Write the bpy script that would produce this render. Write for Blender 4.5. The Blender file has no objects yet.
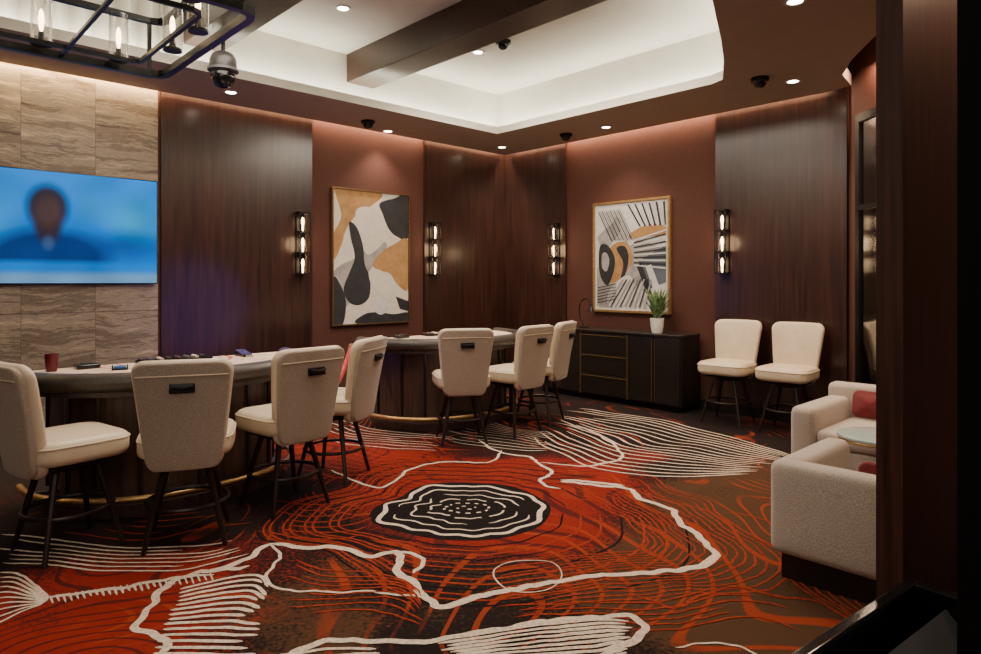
import bpy, bmesh, math, random
from mathutils import Vector, Matrix, noise
from mathutils.geometry import tessellate_polygon
random.seed(4)
C = bpy.context.scene.collection
PI = math.pi
F = 660.0; HZ = 281.0; CH = 1.55
TH = math.radians(43.54)
A = Vector((math.cos(TH), math.sin(TH))); B = Vector((-math.sin(TH), math.cos(TH)))
WL = 7.42; WR = 7.37; ZC = 3.51; ZT = 4.12
def ab(a, b): return A*a + B*b
def floorpt(px, py, z=0.0):
    t = (CH-z)*F/(py-HZ); return Vector(((px-490.5)/F*t, t))
def ceilpt(px, py, z=ZC):
    t = (z-CH)*F/(HZ-py); return Vector(((px-490.5)/F*t, t))
def onwall(side, px, py, off=0.0):
    k = (px-490.5)/F; n, D = (B, WL) if side == 'L' else (A, WR)
    t = (D-off)/(k*n.x+n.y); return Vector((k*t, t, CH-(py-HZ)/F*t))

# ------------------------------------------------------------ materials
def newmat(name):
    m = bpy.data.materials.new(name); m.use_nodes = True
    nt = m.node_tree; return m, nt, nt.nodes['Principled BSDF']
def L(nt, a, b): nt.links.new(a, b)
def pmat(name, c1, c2=None, rough=.5, metal=0, scale=20, bump=0, coat=0, stretch=(1,1,1), detail=4, emis=None, es=0, contrast=(.35,.65), sheen=0, bscale=None, spec=.5):
    m, nt, p = newmat(name)
    if c2 is None: c2 = tuple(x*.85 for x in c1)
    tc = nt.nodes.new('ShaderNodeTexCoord'); mp = nt.nodes.new('ShaderNodeMapping'); mp.inputs['Scale'].default_value = stretch
    n = nt.nodes.new('ShaderNodeTexNoise'); n.inputs['Scale'].default_value = scale; n.inputs['Detail'].default_value = detail
    r = nt.nodes.new('ShaderNodeValToRGB'); r.color_ramp.elements[0].position = contrast[0]; r.color_ramp.elements[1].position = contrast[1]
    r.color_ramp.elements[0].color = (*c1, 1); r.color_ramp.elements[1].color = (*c2, 1)
    L(nt, tc.outputs['Object'], mp.inputs[0]); L(nt, mp.outputs[0], n.inputs['Vector']); L(nt, n.outputs['Fac'], r.inputs[0]); L(nt, r.outputs[0], p.inputs['Base Color'])
    p.inputs['Roughness'].default_value = rough; p.inputs['Metallic'].default_value = metal
    p.inputs['Coat Weight'].default_value = coat; p.inputs['Coat Roughness'].default_value = .18
    p.inputs['Sheen Weight'].default_value = sheen; p.inputs['Specular IOR Level'].default_value = spec
    if bump:
        b = nt.nodes.new('ShaderNodeBump'); b.inputs['Strength'].default_value = bump; b.inputs['Distance'].default_value = .004
        src = n
        if bscale:
            src = nt.nodes.new('ShaderNodeTexNoise'); src.inputs['Scale'].default_value = bscale; L(nt, tc.outputs['Object'], src.inputs['Vector'])
        L(nt, src.outputs['Fac'], b.inputs['Height']); L(nt, b.outputs[0], p.inputs['Normal'])
    if emis:
        p.inputs['Emission Color'].default_value = (*emis, 1); p.inputs['Emission Strength'].default_value = es
    return m
M = {}
M['wood'] = pmat('walnut_panel', (.015,.0054,.0038), (.044,.0165,.0108), rough=.30, scale=3.0, stretch=(9,9,.5), detail=8, bump=.12, coat=.3, contrast=(.3,.7))
M['wood_fine'] = pmat('dark_walnut_column', (.036,.0125,.0088), (.095,.036,.024), rough=.42, scale=3.0, stretch=(14,14,.6), detail=8, bump=.15, contrast=(.32,.68))
M['wood_h'] = pmat('beam_walnut', (.045,.022,.015), (.062,.031,.021), rough=.35, scale=4, stretch=(5,.3,5), detail=5)
M['blackwood'] = pmat('ebonised_wood', (.010,.0075,.0068), (.017,.0125,.0105), rough=.33, scale=5, stretch=(1,8,8), detail=5)
M['tablewood'] = pmat('table_body_wood', (.030,.015,.011), (.065,.034,.024), rough=.4, scale=4, stretch=(8,8,.6), detail=6)
M['wallpaper'] = pmat('burgundy_wallcover', (.066,.0235,.0155), (.088,.032,.0215), rough=.8, scale=160, bump=.3, stretch=(1,1,.2), spec=.3)
M['soffit'] = pmat('taupe_soffit_paint', (.33,.25,.20), (.35,.265,.21), rough=.8, scale=6)
M['cream'] = pmat('cream_ceiling_paint', (.63,.605,.53), (.67,.645,.57), rough=.85, scale=5)
M['black'] = pmat('black_metal', (.010,.010,.010), (.016,.015,.014), rough=.38, metal=.6, scale=30)
M['legs'] = pmat('dark_bronze_legs', (.018,.011,.008), (.030,.018,.013), rough=.38, metal=.4, scale=20)
M['vinyl'] = pmat('cream_vinyl', (.57,.465,.335), (.63,.52,.385), rough=.36, scale=8, bump=.1, bscale=60)
M['fabric'] = pmat('taupe_woven_fabric', (.27,.215,.165), (.40,.33,.26), rough=.9, scale=260, bump=.5, detail=3, sheen=.2, stretch=(1,1,.35))
M['boucle'] = pmat('greige_upholstery', (.36,.305,.25), (.51,.445,.375), rough=.92, scale=150, bump=.7, detail=4, sheen=.3)
M['brass'] = pmat('brushed_brass', (.45,.28,.11), (.55,.35,.15), rough=.4, metal=.85, scale=40)
M['gold'] = pmat('gold_frame_metal', (.40,.24,.09), (.52,.34,.14), rough=.35, metal=.7, scale=30)
M['bronze'] = pmat('dark_bronze_frame', (.13,.075,.035), (.19,.11,.05), rough=.4, metal=.7, scale=30)
M['red'] = pmat('crimson_velvet', (.11,.002,.006), (.17,.005,.010), rough=.8, scale=30, sheen=.2)
M['rope'] = pmat('red_velvet_rope', (.42,.008,.012), (.55,.015,.018), rough=.7, scale=60, sheen=.3, bump=.3)
M['redplastic'] = pmat('dark_red_plastic', (.10,.006,.012), rough=.25, scale=10)
M['white'] = pmat('white_glaze', (.75,.73,.70), rough=.3, scale=10)
M['leaf'] = pmat('variegated_leaf', (.03,.09,.025), (.22,.32,.14), rough=.45, scale=25)
M['soil'] = pmat('soil', (.02,.012,.008), rough=.9, scale=60)
M['leather'] = pmat('dark_taupe_leather', (.028,.022,.019), (.046,.038,.033), rough=.42, scale=60, bump=.2)
M['felt'] = pmat('pale_game_felt', (.60,.47,.37), (.68,.54,.43), rough=.9, scale=14, detail=6)
M['feltprint'] = pmat('felt_print', (.36,.08,.05), (.44,.11,.07), rough=.9, scale=30)
M['gloss'] = pmat('black_gloss_plastic', (.006,.006,.007), rough=.12, scale=5)
M['matteblack'] = pmat('matte_black_paint', (.003,.0025,.0025), rough=1.0, scale=5, spec=.05)
M['greyglass'] = pmat('grey_gloss_panel', (.10,.105,.11), (.17,.175,.18), rough=.2, scale=3)
M['blue'] = pmat('blue_plastic', (.03,.12,.35), rough=.4, scale=8)
M['chipred'] = pmat('brown_chip', (.09,.04,.03), rough=.4, scale=8)
M['chipgreen'] = pmat('grey_chip', (.10,.10,.10), rough=.4, scale=8)
M['camwhite'] = pmat('off_white_plastic', (.55,.52,.48), rough=.4, scale=8)
M['camgrey'] = pmat('grey_camera_plastic', (.045,.042,.04), rough=.35, scale=8)
M['bulb'] = pmat('warm_bulb', (1,.8,.5), rough=.5, emis=(1,.68,.38), es=13)
M['downlight'] = pmat('downlight_lens', (1,.9,.75), rough=.5, emis=(1,.86,.66), es=30)
M['artcream'] = pmat('paint_cream', (.60,.55,.46), (.66,.60,.51), rough=.8, scale=12, bump=.2)
M['artochre'] = pmat('paint_ochre', (.32,.17,.06), (.42,.23,.085), rough=.8, scale=10, bump=.2)
M['artblack'] = pmat('paint_black', (.012,.012,.015), (.022,.021,.024), rough=.7, scale=10)
M['artgrey'] = pmat('paint_grey', (.26,.245,.23), (.36,.34,.32), rough=.8, scale=10)
M['artwhite'] = pmat('paint_white', (.62,.60,.58), rough=.8, scale=10)
M['artblue'] = pmat('paint_slate', (.10,.12,.15), rough=.8, scale=10)
def glassmat(name, tint=(.97,.95,.92), fac=.3, r=.08):
    m = bpy.data.materials.new(name); m.use_nodes = True; nt = m.node_tree
    nt.nodes.remove(nt.nodes['Principled BSDF'])
    o = nt.nodes['Material Output']; t = nt.nodes.new('ShaderNodeBsdfTransparent'); g = nt.nodes.new('ShaderNodeBsdfGlossy'); mx = nt.nodes.new('ShaderNodeMixShader')
    t.inputs[0].default_value = (*tint, 1); g.inputs['Roughness'].default_value = r
    fr = nt.nodes.new('ShaderNodeLayerWeight'); fr.inputs[0].default_value = fac
    L(nt, fr.outputs['Facing'], mx.inputs[0]); L(nt, t.outputs[0], mx.inputs[1]); L(nt, g.outputs[0], mx.inputs[2]); L(nt, mx.outputs[0], o.inputs[0])
    return m
M['glass'] = glassmat('clear_glass', fac=.4, r=.2)
M['darkglass'] = glassmat('smoked_door_glass', (.25,.2,.17), .4)
M['tableglass'] = pmat('frosted_glass_top', (.50,.62,.60), rough=.08, scale=4, coat=.5)
# travertine
def stone():
    m, nt, p = newmat('travertine')
    tc = nt.nodes.new('ShaderNodeTexCoord'); mp = nt.nodes.new('ShaderNodeMapping'); mp.inputs['Rotation'].default_value = (0,0,-TH)
    L(nt, tc.outputs['Object'], mp.inputs[0])
    sx = nt.nodes.new('ShaderNodeSeparateXYZ'); L(nt, mp.outputs[0], sx.inputs[0])
    fl = nt.nodes.new('ShaderNodeMath'); fl.operation = 'MULTIPLY_ADD'; fl.inputs[1].default_value = 1/.605; fl.inputs[2].default_value = .265; L(nt, sx.outputs[0], fl.inputs[0])
    f2 = nt.nodes.new('ShaderNodeMath'); f2.operation = 'FLOOR'; L(nt, fl.outputs[0], f2.inputs[0])
    zz = nt.nodes.new('ShaderNodeMath'); zz.operation = 'MULTIPLY'; zz.inputs[1].default_value = 1/1.24; L(nt, sx.outputs[2], zz.inputs[0])
    z2 = nt.nodes.new('ShaderNodeMath'); z2.operation = 'FLOOR'; L(nt, zz.outputs[0], z2.inputs[0])
    off = nt.nodes.new('ShaderNodeCombineXYZ')
    k1 = nt.nodes.new('ShaderNodeMath'); k1.operation = 'MULTIPLY'; k1.inputs[1].default_value = 7.3; L(nt, f2.outputs[0], k1.inputs[0])
    k2 = nt.nodes.new('ShaderNodeMath'); k2.operation = 'MULTIPLY'; k2.inputs[1].default_value = 3.7; L(nt, z2.outputs[0], k2.inputs[0])
    L(nt, k1.outputs[0], off.inputs[0]); L(nt, k2.outputs[0], off.inputs[1])
    ad = nt.nodes.new('ShaderNodeVectorMath'); ad.operation = 'ADD'; L(nt, mp.outputs[0], ad.inputs[0]); L(nt, off.outputs[0], ad.inputs[1])
    wn = nt.nodes.new('ShaderNodeTexNoise'); wn.inputs['Scale'].default_value = 2.2; wn.inputs['Detail'].default_value = 6; L(nt, ad.outputs[0], wn.inputs['Vector'])
    ws_ = nt.nodes.new('ShaderNodeVectorMath'); ws_.operation = 'SCALE'; ws_.inputs['Scale'].default_value = .17; L(nt, wn.outputs['Color'], ws_.inputs[0])
    ad2 = nt.nodes.new('ShaderNodeVectorMath'); ad2.operation = 'ADD'; L(nt, ad.outputs[0], ad2.inputs[0]); L(nt, ws_.outputs[0], ad2.inputs[1])
    ms = nt.nodes.new('ShaderNodeMapping'); ms.inputs['Scale'].default_value = (.8,.8,9); L(nt, ad2.outputs[0], ms.inputs[0])
    n = nt.nodes.new('ShaderNodeTexNoise'); n.inputs['Scale'].default_value = 1.3; n.inputs['Detail'].default_value = 15; n.inputs['Roughness'].default_value = .76
    L(nt, ms.outputs[0], n.inputs['Vector'])
    r = nt.nodes.new('ShaderNodeValToRGB'); L(nt, n.outputs['Fac'], r.inputs[0])
    e = r.color_ramp.elements; e[0].position = .37; e[0].color = (.045,.032,.024,1); e[1].position = .66; e[1].color = (.50,.40,.27,1)
    for q_, c_ in ((.43,(.20,.14,.09)),(.465,(.085,.07,.058)),(.51,(.33,.25,.165)),(.545,(.17,.145,.12)),(.60,(.38,.29,.19))):
        x = e.new(q_); x.color = (*c_, 1)
    def joint(src):
        fr = nt.nodes.new('ShaderNodeMath'); fr.operation = 'FRACT'; L(nt, src, fr.inputs[0])
        lt = nt.nodes.new('ShaderNodeMath'); lt.operation = 'LESS_THAN'; lt.inputs[1].default_value = .009; L(nt, fr.outputs[0], lt.inputs[0]); return lt.outputs[0]
    mx = nt.nodes.new('ShaderNodeMath'); mx.operation = 'MAXIMUM'; L(nt, joint(fl.outputs[0]), mx.inputs[0]); L(nt, joint(zz.outputs[0]), mx.inputs[1])
    mc = nt.nodes.new('ShaderNodeMix'); mc.data_type = 'RGBA'; mc.inputs[7].default_value = (.08,.05,.035,1)
    hf = nt.nodes.new('ShaderNodeMath'); hf.operation = 'MULTIPLY'; hf.inputs[1].default_value = .7; L(nt, mx.outputs[0], hf.inputs[0])
    L(nt, hf.outputs[0], mc.inputs[0]); L(nt, r.outputs[0], mc.inputs[6]); L(nt, mc.outputs[2], p.inputs['Base Color'])
    bp = nt.nodes.new('ShaderNodeBump'); bp.inputs['Strength'].default_value = .35; bp.inputs['Distance'].default_value = .006; L(nt, n.outputs['Fac'], bp.inputs['Height']); L(nt, bp.outputs[0], p.inputs['Normal'])
    p.inputs['Roughness'].default_value = .45
    return m
M['stone'] = stone()
# carpet
def carpet():
    m, nt, p = newmat('patterned_carpet')
    tc = nt.nodes.new('ShaderNodeTexCoord'); at = nt.nodes.new('ShaderNodeVertexColor'); at.layer_name = 'zones'
    sp = nt.nodes.new('ShaderNodeSeparateColor'); L(nt, at.outputs[0], sp.inputs[0])
    def noisen(s, d=3, dist=0, vec=None):
        n = nt.nodes.new('ShaderNodeTexNoise'); n.inputs['Scale'].default_value = s; n.inputs['Detail'].default_value = d; n.inputs['Distortion'].default_value = dist
        L(nt, vec or tc.outputs['Object'], n.inputs['Vector']); return n.outputs['Fac']
    def math_(op, a, b=None):
        q = nt.nodes.new('ShaderNodeMath'); q.operation = op
        for i, v in enumerate((a, b)):
            if v is None: continue
            if isinstance(v, (int, float)): q.inputs[i].default_value = v
            else: L(nt, v, q.inputs[i])
        return q.outputs[0]
    def sstep(v, lo, hi):
        q = nt.nodes.new('ShaderNodeMapRange'); q.interpolation_type = 'SMOOTHSTEP'; q.inputs[1].default_value = lo; q.inputs[2].default_value = hi; L(nt, v, q.inputs[0]); return q.outputs[0]
    def mix(f, a, b):
        q = nt.nodes.new('ShaderNodeMix'); q.data_type = 'RGBA'; L(nt, f, q.inputs[0])
        for i, v in ((6, a), (7, b)):
            if isinstance(v, tuple): q.inputs[i].default_value = (*v, 1)
            else: L(nt, v, q.inputs[i])
        return q.outputs[2]
    nz = noisen(1.7, 5, .6); fine = noisen(260, 2); mid = noisen(45, 5)
    grain = math_('MULTIPLY', math_('SUBTRACT', mid, .5), 1.7)
    rv = math_('ADD', math_('ADD', sp.outputs[0], math_('MULTIPLY', math_('SUBTRACT', nz, .5), 1.5)), grain)
    gv = math_('ADD', math_('ADD', sp.outputs[1], math_('MULTIPLY', math_('SUBTRACT', noisen(1.1, 4, .8), .5), 1.8)), grain)
    col = mix(sstep(gv, .35, .95), (.013,.008,.0075), (.070,.034,.017))
    col = mix(sstep(rv, .40, 1.15), col, (.205,.0155,.0085))
    f1 = math_('MULTIPLY', noisen(.40, 1.2, .6), 46.0)
    fr = math_('ABSOLUTE', math_('SUBTRACT', math_('FRACT', f1), .5))
    ln = sstep(math_('SUBTRACT', .5, fr), .395, .435)
    gate = sstep(math_('ADD', noisen(1.1, 3, .3), math_('MULTIPLY', sp.outputs[2], .28)), .53, .65)
    col = mix(math_('MULTIPLY', math_('MULTIPLY', ln, gate), .85), col, (.27,.036,.012))
    f2 = math_('MULTIPLY', noisen(.45, 1.5, .5), 46.0)
    l2 = sstep(math_('SUBTRACT', .5, math_('ABSOLUTE', math_('SUBTRACT', math_('FRACT', f2), .5))), .37, .42)
    col = mix(math_('MULTIPLY', math_('MULTIPLY', l2, sstep(rv, .5, .8)), .7), col, (.024,.008,.008))
    dk = math_('ADD', math_('MULTIPLY', fine, .9), .55)
    mm = nt.nodes.new('ShaderNodeMix'); mm.data_type = 'RGBA'; mm.blend_type = 'MULTIPLY'; mm.inputs[0].default_value = 1
    cc = nt.nodes.new('ShaderNodeCombineColor'); [L(nt, dk, cc.inputs[i]) for i in range(3)]
    L(nt, col, mm.inputs[6]); L(nt, cc.outputs[0], mm.inputs[7]); L(nt, mm.outputs[2], p.inputs['Base Color'])
    p.inputs['Roughness'].default_value = .95; p.inputs['Specular IOR Level'].default_value = .1
    bp = nt.nodes.new('ShaderNodeBump'); bp.inputs['Strength'].default_value = .5; bp.inputs['Distance'].default_value = .004; L(nt, fine, bp.inputs['Height']); L(nt, bp.outputs[0], p.inputs['Normal'])
    return m
M['carpet'] = carpet()
M['yarn_cream'] = pmat('cream_carpet_yarn', (.44,.35,.27), (.68,.575,.465), rough=.95, scale=60, detail=6, bump=.5)
M['yarn_orange'] = pmat('rust_carpet_yarn', (.17,.019,.009), (.31,.043,.015), rough=.95, scale=40, detail=6, bump=.5, spec=.1)
M['yarn_dark'] = pmat('dark_carpet_yarn', (.006,.0045,.005), (.011,.008,.008), rough=.98, scale=60, detail=6, bump=.5, spec=.1)

# ------------------------------------------------------------ mesh helpers
class MB:
    def __init__(s): s.v = []; s.f = []; s.m = []; s.mi = 0
    def add(s, vs, fs):
        o = len(s.v); s.v += [tuple(v) for v in vs]; s.f += [tuple(i+o for i in f) for f in fs]; s.m += [s.mi]*len(fs)
    def box(s, x0, x1, y0, y1, z0, z1, bev=0):
        if bev:
            w, h, t = x1-x0, y1-y0, z1-z0
            cx, cy, cz = (x0+x1)/2, (y0+y1)/2, (z0+z1)/2
            s.slab(w, h, t, bev, bev, fn=lambda u, v, q: (cx+u, cy+v, cz+q), nc=3, caps=1); return
        s.add([(x,y,z) for z in (z0,z1) for y in (y0,y1) for x in (x0,x1)], [(0,2,3,1),(4,5,7,6),(0,1,5,4),(2,6,7,3),(0,4,6,2),(1,3,7,5)])
    def rings(s, rings, closed=True, cap=True):
        n = len(rings[0]); vs = [p for r in rings for p in r]; fs = []
        for i in range(len(rings)-1):
            for j in range(n if closed else n-1):
                k = (j+1) % n; fs.append((i*n+j, i*n+k, (i+1)*n+k, (i+1)*n+j))
        if cap: fs.append(tuple(range(n-1,-1,-1))); fs.append(tuple(range((len(rings)-1)*n, len(rings)*n)))
        s.add(vs, fs)
    def lathe(s, prof, cx=0, cy=0, n=24):
        s.rings([[(cx+r*math.cos(2*PI*j/n), cy+r*math.sin(2*PI*j/n), z) for j in range(n)] for r, z in prof])
    def tube(s, pts, r, n=8, closed=False, sq=False):
        pts = [Vector(p) for p in pts]; N = len(pts); rs = r if isinstance(r, (list, tuple)) else [r]*N
        rings = []
        up = Vector((0,0,1))
        for i, p in enumerate(pts):
            if closed: d = pts[(i+1) % N]-pts[i-1]
            else: d = pts[min(i+1, N-1)]-pts[max(i-1, 0)]
            d.normalize(); u = up if abs(d.z) < .9 else Vector((1,0,0))
            sx = d.cross(u).normalized(); sy = sx.cross(d).normalized()
            if sq: an = [(1,1),(-1,1),(-1,-1),(1,-1)]; rings.append([p+sx*rs[i]*a_+sy*rs[i]*b_ for a_, b_ in an])
            else: rings.append([p+sx*rs[i]*math.cos(2*PI*j/n)+sy*rs[i]*math.sin(2*PI*j/n) for j in range(n)])
        if closed: rings.append(rings[0]); s.rings(rings, cap=False)
        else: s.rings(rings)
    def slab(s, w, h, t, rc, re, puff=0, puff2=None, fn=None, nc=6, caps=4):
        if puff2 is None: puff2 = puff
        out = []
        for cx, cy, a0 in ((w/2-rc, h/2-rc, 0), (-w/2+rc, h/2-rc, PI/2), (-w/2+rc, -h/2+rc, PI), (w/2-rc, -h/2+rc, 1.5*PI)):
            for i in range(nc+1):
                a = a0+PI/2*i/nc; out.append((cx+rc*math.cos(a), cy+rc*math.sin(a)))
        dens = []
        for i in range(len(out)):
            p, q = out[i], out[(i+1) % len(out)]; d = math.hypot(q[0]-p[0], q[1]-p[1]); k = max(1, int(d/.06)) if caps > 1 else 1
            for j in range(k): dens.append((p[0]+(q[0]-p[0])*j/k, p[1]+(q[1]-p[1])*j/k))
        out = dens
        def ring(ins, z, sc=1): return [fn(x*(1-ins/(w/2))*sc, y*(1-ins/(h/2))*sc, z) for x, y in out]
        R = []
        for k in range(caps, 0, -1): sc = 1-k/(caps+.0)*.98 if caps > 1 else .02; R.append(ring(re, -t/2-puff2*(1-sc*sc), sc))
        for k in range(5):
            a = PI/2*k/4; R.append(ring(re*(1-math.sin(a)), -t/2+re*(1-math.cos(a))))
        for k in range(4, -1, -1):
            a = PI/2*k/4; R.append(ring(re*(1-math.sin(a)), t/2-re*(1-math.cos(a))))
        for k in range(1, caps+1): sc = 1-k/(caps+.0)*.98 if caps > 1 else .02; R.append(ring(re, t/2+puff*(1-sc*sc), sc))
        s.rings(R)
    def prism(s, poly, z0, z1):
        n = len(poly); vs = [(x,y,z0) for x, y in poly]+[(x,y,z1) for x, y in poly]
        fs = [(i,(i+1)%n,(i+1)%n+n,i+n) for i in range(n)]+[tuple(range(n-1,-1,-1)), tuple(range(n,2*n))]
        s.add(vs, fs)
    def build(s, name, mats, parent=None, smooth=False):
        me = bpy.data.meshes.new(name); me.from_pydata(s.v, [], s.f)
        for mm in (mats if isinstance(mats, list) else [mats]): me.materials.append(mm)
        for i, p in enumerate(me.polygons): p.material_index = s.m[i]
        bm = bmesh.new(); bm.from_mesh(me)
        if len(s.f) < 60000 and not name.startswith('floor'): bmesh.ops.recalc_face_normals(bm, faces=bm.faces)
        if smooth:
            for f in bm.faces: f.smooth = True
            for e in bm.edges:
                if len(e.link_faces) == 2 and e.calc_face_angle(0) > math.radians(40): e.smooth = False
        bm.to_mesh(me); bm.free()
        o = bpy.data.objects.new(name, me); C.objects.link(o)
        if parent: o.parent = parent
        return o
def thing(name, label, cat, loc=(0,0,0), rz=0, group=None):
    o = bpy.data.objects.new(name, None); C.objects.link(o); o.location = loc; o.rotation_euler = (0,0,rz)
    o['label'] = label; o['category'] = cat
    if group: o['group'] = group
    return o
def struct(o): o['kind'] = 'structure'; return o
def dup(root, label, loc, rz):
    r = root.copy(); C.objects.link(r); r.location = loc; r.rotation_euler = (0,0,rz); r['label'] = label
    for ch in list(root.children):
        c = ch.copy(); C.objects.link(c); c.parent = r
        for g in list(ch.children):
            d = g.copy(); C.objects.link(d); d.parent = c
    return r
def light(kind, loc, energy, col=(1,.8,.6), **k):
    d = bpy.data.lights.new('lamp_or_fill_light', kind); d.energy = energy; d.color = col
    rot = k.pop('rot', (0,0,0))
    for a_, v in k.items(): setattr(d, a_, v)
    o = bpy.data.objects.new('lamp_or_fill_light', d); C.objects.link(o); o.location = loc; o.rotation_euler = rot; return o

# ------------------------------------------------------------ room shell
K = ab(WR, WL); PL = ab(-3.63, WL); R1 = ab(WR, 2.39)
room = [K, PL, Vector((PL.x,-4)), Vector((3.85,-4)), Vector((3.78,3)), R1]
def inside(x, y, poly):
    c = False; n = len(poly)
    for i in range(n):
        p, q = poly[i], poly[(i+1)%n]
        if (p.y > y) != (q.y > y) and x < (q.x-p.x)*(y-p.y)/(q.y-p.y)+p.x: c = not c
    return c
def wall(name, p, q, z0, z1, mat, thick=.12, inset=0.0, parent=None, side=1):
    d = (q-p).normalized(); n = Vector((d.y,-d.x))*side   # outward
    b = MB(); b.prism([(v.x, v.y) for v in (p-n*inset, q-n*inset, q+n*thick, p+n*thick)], z0, z1)
    return b.build(name, mat, parent)
wl = struct(wall('wall_left', PL, K+A*.12, 0, 4.2, M['wallpaper'], side=-1))
wr = struct(wall('wall_right', K, R1, 0, 4.2, M['wallpaper'], side=-1))
ws = struct(wall('wall_side', R1, room[4], 0, 4.2, M['wallpaper'], side=-1))
wc = struct(wall('wall_side_near', room[4], room[3], 0, 4.2, M['wood'], side=-1))
wb = struct(wall('wall_back', room[3], room[2], 0, 4.2, M['wallpaper'], side=-1))
we = struct(wall('wall_far_left', room[2], room[1], 0, 4.2, M['wallpaper'], side=-1))
def la(px): p = onwall('L', px, 200); return A.dot(p.xy)
def rb(px): p = onwall('R', px, 200); return B.dot(p.xy)
def panelL(name, a0, a1, mat, prot): 
    b = MB(); b.prism([tuple(ab(a0,WL-prot)), tuple(ab(a1,WL-prot)), tuple(ab(a1,WL-.001)), tuple(ab(a0,WL-.001))], .12, 4.15); return b.build(name, mat, wl)
def panelR(name, b0, b1, mat, prot):
    b = MB(); b.prism([tuple(ab(WR-prot,b0)), tuple(ab(WR-prot,b1)), tuple(ab(WR-.001,b1)), tuple(ab(WR-.001,b0))], .12, 4.15); return b.build(name, mat, wr)
panelL('stone_cladding', -3.6, la(159)-.02, M['stone'], .03)
def split(fn, name, s0, s1, n, mat, prot):
    for i in range(n):
        fn(name, s0+(s1-s0)*i/n+.002, s0+(s1-s0)*(i+1)/n-.002, mat, prot)
split(panelL, 'walnut_panel', la(160), la(311), 1, M['wood'], .035)
split(panelL, 'walnut_panel', la(423), WR-.036, 1, M['wood'], .035)
split(panelR, 'walnut_panel', WL-.036, rb(567), 1, M['wood'], .035)
split(panelR, 'walnut_panel', rb(717), 2.40, 1, M['wood'], .035)
for i, (p, q, w) in enumerate(((ab(-3.6,WL), ab(WR,WL), 'baseboard_left'), (ab(WR,WL), ab(WR,2.39), 'baseboard_right'))):
    struct(wall(w, p, q, 0.001, .12, M['blackwood'], thick=-.002, inset=.045, side=-1))

# ceiling: soffit with an opening and a raised tray
SO = [ab(7.25,7.30), ab(-3.55,7.30), Vector((PL.x+.02,-3.95)), Vector((3.1,-3.95)), Vector((2.9,2.0)), Vector((2.95,3.8)), Vector((3.06,5.2)), Vector((3.2,5.85)), Vector((3.35,6.28)), Vector((3.62,6.62)), ab(7.25,2.55)]
open_ab = [(-3.0,6.31),(6.12,6.31),(6.12,3.25),(6.06,3.10),(5.6,2.85),(5.06,2.60),(4.29,2.27),(3.3,1.95),(2,1.70),(.5,1.55),(-3,1.5)]
def offs(poly, d):
    n = len(poly); out = []
    for i in range(n):
        p, q, r = Vector(poly[i-1]), Vector(poly[i]), Vector(poly[(i+1)%n])
        e1 = (q-p).normalized(); e2 = (r-q).normalized(); n1 = Vector((-e1.y,e1.x)); n2 = Vector((-e2.y,e2.x))
        m_ = (n1+n2).normalized(); k = d/max(.4, m_.dot(n1)); out.append(tuple(q+m_*k))
    return out
def w3(p, z): v = ab(*p); return Vector((v.x, v.y, z))
opn = [w3(p, ZC) for p in open_ab]
cb = MB()
polys = [[Vector((p.x,p.y,ZC)) for p in SO], opn]
flat = polys[0]+polys[1]
cb.add(flat, [tuple(t) for t in tessellate_polygon(polys)])
n = len(SO)
cb.add([(p.x,p.y,ZC) for p in SO]+[(p.x,p.y,ZC+.12) for p in SO], [(i,(i+1)%n,(i+1)%n+n,i+n) for i in range(n)])
cb.mi = 1
n = len(open_ab)
inn = offs(open_ab, .03); out2 = offs(open_ab, .24)
cb.rings([[w3(p, ZC) for p in open_ab], [w3(p, ZC+.09) for p in open_ab], [w3(p, ZC+.09) for p in inn], [w3(p, ZC+.015) for p in inn], [w3(p, ZC+.015) for p in out2], [w3(p, ZT) for p in out2]], cap=False)
cb.add([w3(p, ZT) for p in out2], [tuple(t) for t in tessellate_polygon([[w3(p, ZT) for p in out2]])])
ceiling = struct(cb.build('ceiling', [M['soffit'], M['cream']]))
cv = MB(); cv.add([Vector((p.x,p.y,4.2)) for p in room], [tuple(range(len(room)))])
cover = cv.build('slot_lid', M['soffit'], ceiling)
rbm = MB(); rbm.rings([[w3((-2.6+.09*i, 6.548 if i % 2 else 6.46), z) for i in range(53)] for z in (ZC+.10, ZT-.002)], closed=False, cap=False)
rbm.build('ribbed_panel', M['cream'], ceiling)
for i, (a0, a1) in enumerate(((3.97,4.33),(2.20,2.56),(.43,.79),(-1.34,-.98))):
    bm_ = MB(); bm_.box(0, 5.15, -.18, .18, 0, ZT-3.80, .008)
    o = struct(bm_.build('trim_%d' % (i+1), M['wood_h'])); p = ab((a0+a1)/2, 6.545); 
    o.location = (p.x, p.y, 3.80); o.rotation_euler = (0,0,TH-PI/2)

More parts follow.
